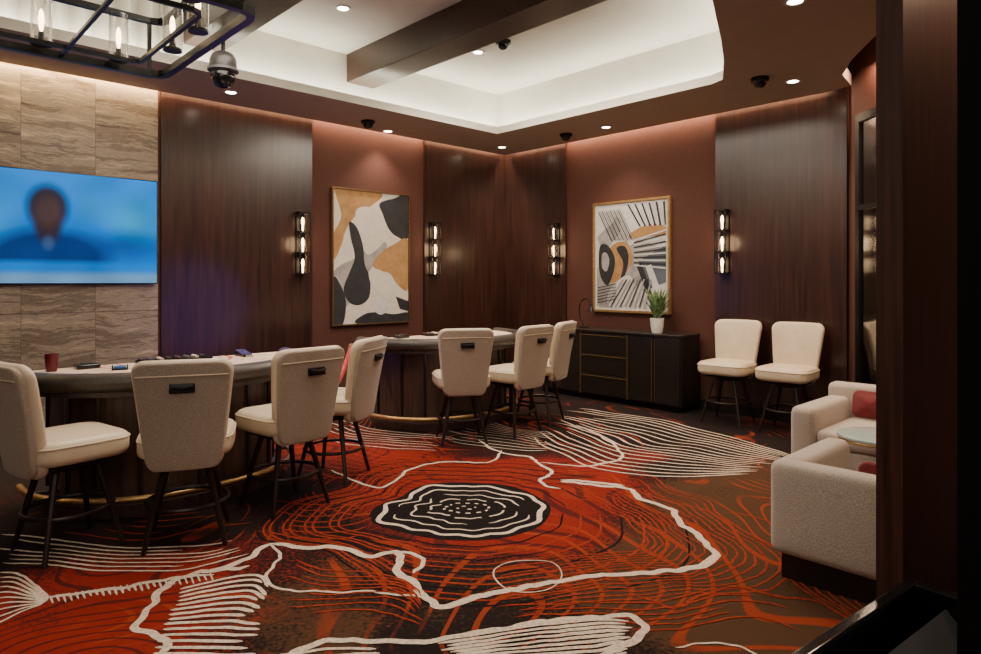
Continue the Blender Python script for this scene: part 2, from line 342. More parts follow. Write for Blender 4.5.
# cove and slot lights, then an added purple glow light
def strip(p, q, z, w, energy, col, up=False):
    c = (p+q)/2; d = q-p; ang = math.atan2(d.y, d.x)
    light('AREA', (c.x,c.y,z), energy*d.length, col, shape='RECTANGLE', size=d.length, size_y=w, rot=(PI if up else 0, 0, ang))
mid = [ab(*p) for p in offs(open_ab, .12)]
CE = 9
for i in range(0, len(mid)-1):
    strip(mid[i], mid[i+1], ZC+.05, .05, CE, (1,.94,.78), up=True)
strip(ab(-3.4,7.36), ab(la(160),7.36), 3.62, .05, 42, (1,.74,.42))
strip(ab(la(160),7.36), ab(7.25,7.36), 3.62, .05, 17, (1,.70,.46))
strip(ab(7.31,7.25), ab(7.31,2.6), 3.62, .05, 17, (1,.70,.46))
strip(Vector((3.58,6.4)), Vector((3.45,3.2)), 3.66, .1, 28, (1,.66,.42))
v = ab(2.95, 6.45); o = light('POINT', (v.x, v.y, 1.20), 13, (.26,.16,1), shadow_soft_size=.7); o.data.specular_factor = 0.0  # added light without a fixture, puts a purple glow on the walnut

# partition end clad in walnut and the jamb by the entrance
P0 = Vector((1.375, 2.20))
colm = MB(); colm.prism([tuple(P0), tuple(P0+A*.78), tuple(P0+A*.78+B*.081), tuple(P0+B*.081)], 0, ZC)
cpo = struct(colm.build('wall_column', M['wood_fine']))
jm = MB(); jm.box(.917, 1.25, 1.18, 1.30, 0, ZC, .004)
struct(jm.build('wall_jamb', M['matteblack']))
sd = (room[4]-R1).normalized(); sang = math.atan2(sd.y, sd.x)
d1 = MB()
for x0, x1, z0, z1 in ((0,.06,0,3.2),(.92,.98,0,3.2),(.06,.92,3.12,3.2),(.06,.92,0.0,.15),(.06,.92,2.25,2.30)): d1.box(x0, x1, -.06, 0, z0, z1)
dr = struct(d1.build('door_1', M['black'])); q = R1+sd*.22 + Vector((sd.y,-sd.x))*.001
dr.location = (q.x, q.y, 0.001); dr.rotation_euler = (0,0,sang); 
g = MB(); g.box(.06,.92,-.035,-.03,.15,3.12); g.build('glass_pane', M['darkglass'], dr)
hb = MB(); hb.tube([(.85,-.10,.8),(.85,-.10,2.0)], .015); hb.tube([(.85,-.10,.9),(.85,-.04,.9)], .01); hb.tube([(.85,-.10,1.9),(.85,-.04,1.9)], .01); hb.build('door_handle', M['brass'], dr)

# ------------------------------------------------------------ carpet floor
fb = MB(); step = .07
x0, y0 = PL.x-.05, -4.05; nx = int((4.0-x0)/step)+1; ny = int((10.6-y0)/step)+1
redz = [(466,508,.9,1.35),(70,625,.75,1.25),(350,450,.75,.8),(570,472,.55,1.2),(640,455,.35,.9),(430,465,.65,.7),(560,540,.4,.5),(330,610,.35,.2),(250,540,.35,.2),(620,505,.45,.5),(280,440,.7,.6),(30,500,.6,.4),(520,400,.9,.5),(0,654,.7,.8),(110,590,.4,.5),(690,530,.35,.3)]
brnz = [(800,520,.9,.9),(740,600,.8,.8),(830,600,.8,.8),(690,500,.6,.5),(300,595,.7,.5),(560,565,.6,.4),(330,625,.5,.3),(620,600,.5,.2),(760,470,.8,.6)]
lnz = [(740,560,1.2,.8),(560,575,.6,.5),(430,580,.6,.5),(300,520,.7,.5),(350,440,.8,.6)]
def field(zs, P):
    s = 0
    for px, py, r, w in zs:
        c = floorpt(px, py); d = (P-c).length_squared/(r*r)
        if d < 9: s += w*math.exp(-d)
    return s
fv = []
for j in range(ny):
    for i in range(nx):
        fv.append((x0+i*step, y0+j*step, 0.0))
ff = []
roomx = [p+(p-Vector((-1.5,3))).normalized()*.12 for p in room]
for j in range(ny-1):
    for i in range(nx-1):
        if inside(x0+(i+.5)*step, y0+(j+.5)*step, roomx): ff.append((j*nx+i, j*nx+i+1, (j+1)*nx+i+1, (j+1)*nx+i))
used = sorted({k for f in ff for k in f}); mp_ = {k: i for i, k in enumerate(used)}
fb.add([fv[k] for k in used], [tuple(mp_[k] for k in f) for f in ff])
vcol = []
for v in fb.v:
    P = Vector((v[0], v[1]))
    vcol.append((min(1.2, field(redz, P)), min(1, field(brnz, P)), min(1, field(lnz, P))))
zl = [0.0012]
def smooth_pts(pts, k=8, closed=False):
    n = len(pts); out = []
    rng = range(n if closed else n-1)
    for i in rng:
        if closed: p0, p1, p2, p3 = pts[i-1], pts[i], pts[(i+1)%n], pts[(i+2)%n]
        else: p0, p1, p2, p3 = pts[max(i-1,0)], pts[i], pts[i+1], pts[min(i+2,n-1)]
        for j in range(k):
            t = j/k
            out.append(.5*((2*p1)+(p2-p0)*t+(2*p0-5*p1+4*p2-p3)*t*t+(3*p1-p0-3*p2+p3)*t**3))
    if not closed: out.append(pts[-1])
    return out
def wob(P, amp, fr=2.2, seed=0, jag=.012):
    v = Vector((noise.noise(Vector((P.x*fr, P.y*fr, seed))), noise.noise(Vector((P.x*fr, P.y*fr, seed+9)))))*amp
    return P+v+Vector((noise.noise(Vector((P.x*12, P.y*12, seed+3))), noise.noise(Vector((P.x*12, P.y*12, seed+5)))))*jag
def ribbon(pts, w, mi, closed=False, taper=True, vary=.4):
    zl[0] += .000004; z = zl[0]+.0006*{1:2,2:1,3:0}[mi]
    n = len(pts); vs = []; fs = []
    for i, p in enumerate(pts):
        if closed: d = pts[(i+1)%n]-pts[i-1]
        else: d = pts[min(i+1,n-1)]-pts[max(i-1,0)]
        if d.length < 1e-6: d = Vector((1,0))
        d.normalize(); nn = Vector((-d.y,d.x)); ww = w*(1+vary*noise.noise(Vector((p.x*4,p.y*4,1))))/2
        if taper and not closed: ww *= min(1, .25+min(i, n-1-i)/4)
        vs += [(p.x+nn.x*ww, p.y+nn.y*ww, z), (p.x-nn.x*ww, p.y-nn.y*ww, z)]
    m_ = n if closed else n-1
    for i in range(m_):
        k = (i+1)%n; fs.append((2*i, 2*i+1, 2*k+1, 2*k))
    fb.mi = mi; fb.add(vs, fs)
def pl(pix, w, mi=1, closed=False, k=10, amp=.05, seed=0, fr=3, jag=.02):
    P = smooth_pts([floorpt(*q) for q in pix], k, closed)
    ribbon([wob(p, amp, fr, seed, jag) for p in P], w, mi, closed)
def resample(P, n):
    Ls = [0]
    for i in range(1, len(P)): Ls.append(Ls[-1]+(P[i]-P[i-1]).length)
    out = []; k = 0
    for j in range(n):
        s = Ls[-1]*j/(n-1)
        while k < len(P)-2 and Ls[k+1] < s: k += 1
        t = (s-Ls[k])/max(1e-6, Ls[k+1]-Ls[k]); out.append(P[k].lerp(P[k+1], min(1,t)))
    return out
def fan(g1, g2, n, w, mi=1, amp=.06, seed=0, ends=(0,0), fr=2.0, res=60, jag=.006, drift=.12):
    a_ = resample(smooth_pts([floorpt(*q) for q in g1]), res); b_ = resample(smooth_pts([floorpt(*q) for q in g2]), res)
    for i in range(n):
        t = i/(n-1); P = [p.lerp(q, t) for p, q in zip(a_, b_)]
        s = int(ends[0]*res*random.random()); e = res-int(ends[1]*res*random.random())
        ribbon([wob(p, amp, fr, seed+t*drift, jag) for p in P[s:e]], w, mi)
river = [(272,543),(305,548),(340,547),(372,557),(395,551),(402,571),(418,590),(442,606),(475,597),(520,589),(580,578),(640,572),(688,570),(714,556),(706,541),(684,528),(668,510),(640,500),(622,488),(585,483),(560,482)]
pl(river, .045, jag=.030)
pl([(395,551),(425,560),(418,575)], .028)
pl([(205,572),(240,562),(272,543)], .045)
pl([(272,543),(282,556),(268,575),(282,590),(330,592),(400,592),(440,606)], .018, seed=3)
ctr = floorpt(466, 508)
def blobring(rx, ry, w, mi, seed, amp=.22, skip=None, gaps=None, N=120, jg=.06):
    P = []
    for i in range(N):
        t = 2*PI*i/N; r = 1+amp*noise.noise(Vector((math.cos(t)*1.3, math.sin(t)*1.3, seed)))+jg*noise.noise(Vector((math.cos(t)*3.2, math.sin(t)*3.2, seed)))
        P.append(ctr+Vector((rx*r*math.cos(t), ry*r*math.sin(t))))
    if gaps:
        i = skip[0] if skip else 0; e = skip[1] if skip else N
        while i < e: ribbon(P[i:i+gaps[0]], w, mi, taper=False); i += gaps[0]+gaps[1]-1
    elif skip: ribbon(P[skip[0]:skip[1]], w, mi)
    else: ribbon(P, w, mi, closed=True)
dp = []
for i in range(80):
    t = 2*PI*i/80; r = 1+.22*noise.noise(Vector((math.cos(t)*1.3, math.sin(t)*1.3, 1.0))); dp.append(ctr+Vector((.60*r*math.cos(t), .57*r*math.sin(t))))
fb.mi = 3; fb.add([(p.x,p.y,.0012) for p in dp]+[(ctr.x,ctr.y,.0012)], [(i,(i+1)%80,80) for i in range(80)])
blobring(.54,.49,.032,1,1.0,jg=.13); blobring(.45,.39,.016,1,1.08,skip=(8,60),jg=.14); blobring(.45,.39,.016,1,1.08,skip=(66,114),jg=.14)
blobring(.35,.29,.014,1,1.16,skip=(2,40),jg=.16); blobring(.35,.29,.014,1,1.16,skip=(46,92),jg=.16); blobring(.35,.29,.014,1,1.16,skip=(98,116),jg=.16)
blobring(.25,.19,.014,1,1.24,gaps=(14,4),jg=.16); blobring(.15,.10,.016,1,1.3,gaps=(5,5)); blobring(.06,.03,.016,1,1.4,gaps=(10,22))
for k in range(13):
    s_ = 1.36+.105*k; blobring(.52*s_, .48*s_, .014, 2 if k % 3 else 3, 1+.03*k, amp=.30, skip=(int(4*((k*7)%5)), 118-int(5*((k*3)%6))))
c0 = floorpt(560, 530)
base = resample(smooth_pts([floorpt(*q) for q in river[8:]]), 90)
for i in range(8):
    s_ = 1-.052*(i+1); ribbon([wob(c0+(p-c0)*s_, .05, 3, 1+.05*i, .012) for p in base[int(6*((i*3)%4)):90-int(7*((i*5)%3))]], .012, 2)
for i in range(7):
    s_ = 1+.060*(i+1); ribbon([wob(c0+(p-c0)*s_, .06, 3, 1+.05*i, .012) for p in base[10:80-int(7*((i*5)%3))]], .012, 2)
# striped sweep by the credenza
fan([(572,408),(610,412),(660,420),(730,437),(792,455)], [(520,432),(560,452),(600,470),(690,476),(752,474)], 18, .020, ends=(.2,.06), amp=.08)
fan([(560,410),(600,425),(640,440),(650,452)], [(500,425),(520,440),(560,452),(600,455)], 8, .016, mi=2, ends=(.2,.2))
pl([(560,420),(600,436),(620,455),(590,466),(540,462)], .028, seed=2)
fan([(440,412),(480,420),(520,430),(560,434)], [(450,440),(490,446),(525,450),(560,450)], 11, .013, ends=(.2,.2), amp=.1)
# left sweeps
fan([(345,425),(390,432),(440,440),(480,452)], [(300,470),(360,480),(400,482),(440,478)], 16, .016, mi=2, ends=(.2,.3), amp=.14)
fan([(330,418),(370,428),(420,434),(470,438)], [(320,440),(360,446),(410,450),(460,452)], 8, .014, mi=1, ends=(.3,.4), amp=.10)
pl([(330,470),(380,488),(410,470),(450,462),(490,462),(500,450)], .026, seed=5)
pl([(480,440),(500,452),(530,458),(548,470),(540,482),(560,490)], .030, seed=6)
fan([(0,535),(60,540),(140,548),(215,545),(262,530)], [(0,560),(60,566),(130,572),(190,568),(250,554)], 7, .015, ends=(.3,.3))
fan([(0,510),(60,512),(140,518),(215,510),(270,495)], [(0,532),(60,534),(130,540),(190,536),(262,520)], 5, .013, mi=2, ends=(.5,.5), amp=.12)
fan([(270,500),(310,505),(350,500),(385,490)], [(262,530),(310,540),(350,538),(380,528)], 7, .014, mi=2, ends=(.3,.2), amp=.1)
# lower-left shell
pl([(252,566),(205,572),(165,588),(150,608),(140,626),(160,640),(158,654)], .042, jag=.03)
fan([(168,590),(205,584),(250,580),(262,590)], [(165,652),(200,654),(240,656),(262,652)], 14, .022, ends=(.05,.2), amp=.08)
pl([(50,597),(100,590),(160,582),(215,574)], .028)
for i in range(26):
    x = 50+i*6.4; y = 596-i*.9; pl([(x,y),(x+3,y+6+random.random()*3)], .010, amp=0, jag=0)
fan([(0,572),(20,575),(48,592),(50,600)], [(0,625),(10,620),(25,612),(45,604)], 10, .016, amp=.03)
# bottom sweep
pl([(285,656),(330,640),(385,641),(440,640),(490,632),(540,624),(590,616),(636,618),(640,638),(600,656)], .036, jag=.025)
fan([(420,643),(470,635),(540,626),(600,620),(632,622)], [(470,668),(520,664),(570,662),(600,660),(628,652)], 10, .021, ends=(.1,.05), amp=.03)
fan([(275,655),(330,646),(380,648)], [(300,672),(340,668),(390,664)], 4, .02, mi=1)
# rust lines spreading right and down
fan([(715,530),(760,545),(800,570),(830,600),(860,654)], [(740,490),(790,510),(850,545),(900,580),(930,620)], 9, .013, mi=2, amp=.25, fr=1.4, ends=(.3,.4), jag=.012)
fan([(500,610),(560,602),(640,594),(720,590),(780,600)], [(560,640),(600,636),(660,626),(740,622),(800,640)], 6, .012, mi=2, amp=.16, ends=(.3,.3), jag=.012)
fan([(280,560),(330,566),(380,572),(420,610)], [(270,620),(330,612),(390,618),(440,630)], 9, .012, mi=2, amp=.14, ends=(.2,.2), jag=.012)
pl([(640,600),(690,600),(740,590),(800,596),(860,620)], .020, 2, seed=8, amp=.2)
pl([(495,570),(515,562),(550,562),(562,575),(548,590),(515,592),(497,582)], .008, 1, closed=True, amp=.02, jag=.004)
pl([(672,648),(700,643),(735,646),(760,656)], .012, 1, amp=.02)
pl([(560,480),(600,482),(625,487)], .04)
floor = struct(fb.build('floor', [M['carpet'], M['yarn_cream'], M['yarn_orange'], M['yarn_dark']]))
cal = floor.data.color_attributes.new('zones', 'FLOAT_COLOR', 'POINT')
for i, c in enumerate(vcol): cal.data[i].color = (*c, 1)

# ------------------------------------------------------------ television
tvw, tvh = 1.90, 1.065
pr = onwall('L', 157, 181, .06); ar = A.dot(pr.xy)
tc_ = ab(ar-tvw/2, WL-.031)
tv = thing('television', 'large flat television on stone wall showing a blurred newscaster on blue', 'television', (tc_.x, tc_.y, 1.52), TH)
b = MB(); b.box(-tvw/2, tvw/2, -.055, -.02, 0, tvh, .006); b.build('bezel', M['gloss'], tv)
b = MB(); b.box(-.3, .3, -.02, -.001, .3, .8); b.build('wall_bracket', M['black'], tv)
NX, NY = 120, 68; vs = []; cols = []
def bl(x, y, cx, cy, rx, ry, s=.35):
    d = math.sqrt(((x-cx)/rx)**2+((y-cy)/ry)**2); return max(0, min(1, (1+s-d)/(2*s)))
for j in range(NY+1):
    for i in range(NX+1):
        u, v = i/NX, j/NY
        vs.append(((u-.5)*(tvw-.02), -.0562, .01+(tvh-.02)*v))
        c = Vector((.0,.13,.58)).lerp(Vector((.0,.24,.78)), v)
        c = c.lerp(Vector((.02,.42,.72)), .7*bl(u, v, .88, .60, .10, .18, .8))
        c = c.lerp(Vector((.03,.36,.66)), .5*bl(u, v, .2, .6, .13, .2, .8))
        c = c.lerp(Vector((.02,.30,.60)), .5*bl(u, v, .68, .72, .06, .12, .8))
        c = c.lerp(Vector((.0,.05,.32)), .7*bl(u, v, .82, .36, .16, .10, .8))
        c = c.lerp(Vector((.004,.035,.17)), .97*bl(u, v, .50, .22, .27, .26, .22))
        c = c.lerp(Vector((.03,.02,.025)), .95*bl(u, v, .495, .50, .055, .14, .3))
        c = c.lerp(Vector((.05,.11,.26)), .7*bl(u, v, .497, .36, .024, .06, .5))
        c = c.lerp(Vector((.015,.012,.018)), .97*bl(u, v, .495, .68, .088, .20, .25))
        c = c.lerp(Vector((.075,.04,.038)), .85*bl(u, v, .495, .64, .062, .16, .4))
        if v < .22: c = c.lerp(Vector((.0,.18,.62)), min(1, (.22-v)/.05))
        if v < .12: c = c.lerp(Vector((.16,.33,.50)), min(1, (.12-v)/.06)*.8)
        n_ = noise.noise(Vector((u*6, v*4, 0))); c = c*(1+.3*n_)
        cols.append(tuple(max(0, q_) for q_ in c))
sb = MB(); sb.add(vs, [(j*(NX+1)+i, j*(NX+1)+i+1, (j+1)*(NX+1)+i+1, (j+1)*(NX+1)+i) for j in range(NY) for i in range(NX)])
ms, nt, p = newmat('tv_picture'); vc = nt.nodes.new('ShaderNodeVertexColor'); vc.layer_name = 'picture'
p.inputs['Base Color'].default_value = (0,0,0,1); p.inputs['Roughness'].default_value = .3; p.inputs['Specular IOR Level'].default_value = .12
L(nt, vc.outputs[0], p.inputs['Emission Color']); p.inputs['Emission Strength'].default_value = 1.15
so = sb.build('screen', ms, tv)
ca = so.data.color_attributes.new('picture', 'FLOAT_COLOR', 'POINT')
for i, c in enumerate(cols): ca.data[i].color = (*c, 1)

# ------------------------------------------------------------ paintings
def painting(label, loc, rz, w, h, fw, fmat, shapes, mats, border=0, flip=False):
    t = thing('framed_painting', label, 'painting', loc, rz)
    b = MB()
    for x0_, x1_, z0_, z1_ in ((0,w,0,fw),(0,w,h-fw,h),(0,fw,fw,h-fw),(w-fw,w,fw,h-fw)): b.box(x0_, x1_, -.05, -.002, z0_, z1_)
    b.build('frame', fmat, t)
    c = MB(); c.box(fw, w-fw, -.03, -.004, fw, h-fw)
    y = -.0302
    for mi, pts in shapes:
        y -= .0003; c.mi = mi
        P = [Vector(q_) for q_ in pts]
        if len(P) > 4: P = smooth_pts(P, 5, True)
        x0_, x1_ = fw+border, w-fw-border; z0_, z1_ = fw+border, h-fw-border
        V = [Vector((min(max(x0_, x0_+(x1_-x0_)*q_.x), x1_), y, min(max(z0_, z1_-(z1_-z0_)*q_.y), z1_))) for q_ in P]
        c.add(V, [tuple(tt) for tt in tessellate_polygon([[Vector((v.x, v.z, 0)) for v in V]])])
    c.build('canvas', mats, t); return t
am = [M['artcream'], M['artochre'], M['artblack'], M['artgrey'], M['artwhite'], M['artblue']]
p1 = onwall('L', 330.5, 326, .0)
painting('tall abstract painting of ochre, black and cream curved shapes, left of the wall corner', (p1.x, p1.y, .98), TH, 1.2, 1.76, .018, M['bronze'], [
  (1, [(0,0),(.62,0),(.50,.10),(.30,.18),(.16,.30),(.10,.42),(0,.50)]),
  (0, [(0,.02),(.05,.08),(.10,.20),(.03,.30),(0,.30)]),
  (2, [(.60,.08),(.80,.03),(1,0),(1,.33),(.84,.33),(.72,.27),(.64,.16)]),
  (3, [(.0,.62),(.30,.50),(.50,.40),(.62,.36),(.70,.42),(.52,.55),(.38,.70),(.20,.85),(0,.92)]),
  (0, [(.30,.14),(.50,.12),(.66,.20),(.72,.32),(.62,.40),(.45,.48),(.35,.40),(.28,.28)]),
  (2, [(.20,.24),(.30,.28),(.38,.42),(.40,.55),(.47,.66),(.46,.80),(.34,.86),(.20,.84),(.13,.74),(.20,.62),(.27,.50),(.22,.36)]),
  (1, [(.50,.55),(.62,.46),(.80,.39),(1,.36),(1,.74),(.84,.70),(.74,.62),(.60,.60)]),
  (0, [(.46,.60),(.62,.60),(.78,.70),(1,.78),(1,.88),(.70,.82),(.50,.72)]),
  (2, [(0,.66),(.10,.72),(.16,.84),(.12,1.0),(0,1.0)]),
  (2, [(.30,1.0),(.40,.93),(.58,.92),(.80,.94),(1,.93),(1,1)]),
  (4, [(.55,.84),(.66,.82),(.72,.90),(.62,.94),(.54,.91)]),
  (2, [(.82,.80),(1,.84),(1,.92),(.88,.90)]),
], am)
q1 = onwall('R', 595, 300, 0)
sh = [(3, [(0,.30),(.30,.10),(.42,.20),(.10,.48)]), (3, [(.0,.62),(.45,.34),(1,.48),(.70,.72),(.3,.98),(0,.98)]),
  (0, [(.02,.03),(.30,.02),(.25,.16),(.02,.28)]), (0, [(.45,.05),(.70,.30),(.50,.40),(.34,.20)]),
  (5, [(.62,.55),(1,.40),(1,.75),(.74,.82)]),
  (1, [(.08,.60),(.14,.46),(.30,.36),(.46,.38),(.54,.50),(.46,.64),(.32,.74),(.16,.74)]),
  (2, [(.04,.40),(.16,.38),(.27,.50),(.26,.64),(.16,.78),(.04,.66)]),
  (3, [(.08,.47),(.15,.46),(.19,.54),(.15,.64),(.08,.60)]),
  (2, [(.30,.42),(.42,.40),(.48,.50),(.44,.66),(.36,.72),(.40,.56)]),
  (1, [(.50,.28),(.78,.20),(1,.24),(1,.30),(.76,.32),(.54,.34)]),
  (4, [(.20,.82),(.46,.68),(.56,.80),(.40,.98),(.18,.98)]),
  (2, [(.60,.60),(.66,.56),(.88,.98),(.80,.98)]), (4, [(.72,.60),(.80,.58),(.98,.92),(.90,.96)])]
for i in range(11): sh.append((2 if i % 2 == 0 else 4, [(.46+.05*i, .0), (.485+.05*i, .0), (.66+.035*i, .22), (.635+.035*i, .22)]))
for i in range(11): sh.append((2 if i % 2 else 4, [(.56, .34+.024*i), (1, .26+.035*i), (1, .275+.035*i), (.56, .352+.024*i)]))
for i in range(12): sh.append((3 if i % 2 else 2, [(.02+.03*i, .04), (.032+.03*i, .04), (.24+.03*i, .34), (.225+.03*i, .34)]))
for i in range(9): sh.append((2 if i % 2 else 3, [(.40+.05*i, .72), (.42+.05*i, .72), (.16+.07*i, .99), (.14+.07*i, .99)]))
for i in range(6): sh.append((2, [(.02, .80+.03*i), (.30, .76+.03*i), (.30, .768+.03*i), (.02, .81+.03*i)]))
painting('gold-framed abstract painting with ochre disc and black stripes above the credenza', (q1.x, q1.y, 1.13), TH-PI/2, 1.2, 1.49, .030, M['gold'], sh, [M['artwhite']]+am[1:], .03)

# ------------------------------------------------------------ wall sconces
def sconce(label, px, side):
    p = onwall(side, px, 245, .036); t = thing('wall_sconce', label, 'wall light', (p.x, p.y, 1.63), TH if side == 'L' else TH-PI/2, 'three-tier wall sconces')
    b = MB(); b.box(-.055,.055,-.015,0,0,.76,.004); b.build('backplate', M['black'], t)
    b = MB()
    for z in (.0,.25,.50,.74): b.box(-.07,.07,-.13,-.015,z,z+.018,.003)
    for x in (-.062,.062): b.box(x-.006,x+.006,-.13,-.12,.0,.755)
    b.build('cage', M['black'], t)
    for z in (.018,.268,.518):
        g_ = MB(); g_.rings([[(.045*math.cos(2*PI*j/20), -.07+.045*math.sin(2*PI*j/20), zz) for j in range(20)] for zz in (z, z+.22)], cap=False); g_.build('glass_shade', M['glass'], t, True)
        g_ = MB(); g_.lathe([(.004,z),(.010,z+.02),(.010,z+.07),(.015,z+.09),(.018,z+.125),(.012,z+.155),(.003,z+.17)], 0, -.07, 12); g_.build('bulb', M['bulb'], t, True)
    d = Vector((math.sin(t.rotation_euler.z), -math.cos(t.rotation_euler.z)))
    light('POINT', (p.x+d.x*.16, p.y+d.y*.16, 2.0), 4, (1,.66,.36), shadow_soft_size=.1)
sconce('black caged wall sconce between television and tall painting', 300, 'L')
sconce('black caged wall sconce just right of the tall painting', 432, 'L')
sconce('black caged wall sconce left of the gold-framed painting', 557, 'R')
sconce('black caged wall sconce above the two wall-side stools', 725, 'R')

# ------------------------------------------------------------ stools
def make_stool():
    t = thing('bar_stool', '', 'stool', group='cream casino bar stools')
    b = MB(); b.slab(.53,.51,.14,.10,.045,puff=.015,puff2=0,fn=lambda u,v,w: (u*(1-.06*(v<0)*abs(v)/.25), v+.02, .60+w)); b.build('seat', M['vinyl'], t, True)
    b = MB(); b.slab(.537,.517,.012,.10,.005,fn=lambda u,v,w: (u*(1-.06*(v<0)*abs(v)/.25), v+.02, .635+w)); b.build('piping', M['vinyl'], t, True)
    def bk(dy, z0=.455):
        def f(u, v, w):
            s = (v+.33)/.66; x = u*(.76+.31*s-.03*s*s); y = -.225-.085*s-.04*s*s+.62*x*x+dy-w
            return (x, y, z0+.66*s+.006*(1-(x/.27)**2)*s)
        return f
    b = MB(); b.slab(.525,.64,.066,.075,.028,puff=.0,puff2=.010,fn=bk(.028)); b.build('backrest', M['vinyl'], t, True)
    b = MB(); b.slab(.502,.620,.046,.066,.015,puff=.006,puff2=0,fn=bk(-.012)); b.build('back_cover', M['fabric'], t, True)
    f_ = bk(-.012)
    b = MB(); b.tube([f_(-.235+.47*k/14, .235, .026) for k in range(15)], .004, 6); b.build('back_seam', M['vinyl'], t, True)
    b = MB(); 
    b.box(-.065,.065,-.010,.004,-.026,.026,.004)
    b.tube([(-.055,-.005,.010),(-.05,-.026,.006),(0,-.032,-.002),(.05,-.026,.006),(.055,-.005,.010)], .010)
    h = b.build('pull_handle', M['black'], t, True); h.location = (0,-.352,.955); h.rotation_euler = (math.radians(-9),0,0)
    b = MB(); b.box(-.19,.19,-.16,.19,.498,.524,.01); b.lathe([(.11,.465),(.11,.50)],0,.02,20); b.build('swivel_plate', M['black'], t)
    for sx in (-1,1):
        for sy in (-1,1):
            b = MB(); b.tube([(sx*.11,.02+sy*.11,.48),(sx*.16,.02+sy*.155,.26),(sx*.215,.02+sy*.205,.0)], [.021,.018,.014], 8); b.build('leg', M['legs'], t, True)
    b = MB(); b.tube([(.228*math.cos(2*PI*j/28), .02+.228*math.sin(2*PI*j/28), .235) for j in range(28)], .013, 8, closed=True); b.build('foot_ring', M['legs'], t, True)
    return t
stools = [
 ('cream bar stool cut by the left picture edge, nearest the television side', (-2.47,3.83), (.58,.81)),
 ('cream bar stool with its back square to us, second from left', (-1.82,3.97), (-.34,.94)),
 ('third bar stool along the near gaming table, turned slightly left', (-1.41,4.56), (-.76,.65)),
 ('fourth bar stool at the near gaming table, seen from its side', (-1.22,5.22), (-.97,.22)),
 ('leftmost bar stool at the far gaming table, back square to us', (-.28,6.40), (-.20,.98)),
 ('middle bar stool at the far gaming table, angled left', (.24,6.76), (-.75,.66)),
 ('far gaming table stool nearest the black credenza', (.56,7.32), (-.9,.43)),
 ('cream stool against the walnut wall right beside the credenza', tuple(ab(6.90,3.46)), (-A.x+.10,-A.y-.0)),
 ('cream stool against the walnut wall nearest the glass door', tuple(ab(6.90,2.81)), (-A.x+.06,-A.y)),
]
st0 = make_stool()
for i, (lab, pos, fc) in enumerate(stools):
    rz = math.atan2(fc[1], fc[0])-PI/2
    if i == 0: st0.location = (pos[0], pos[1], .0028); st0.rotation_euler = (0,0,rz); st0['label'] = lab
    else: dup(st0, lab, (pos[0], pos[1], .0028), rz)

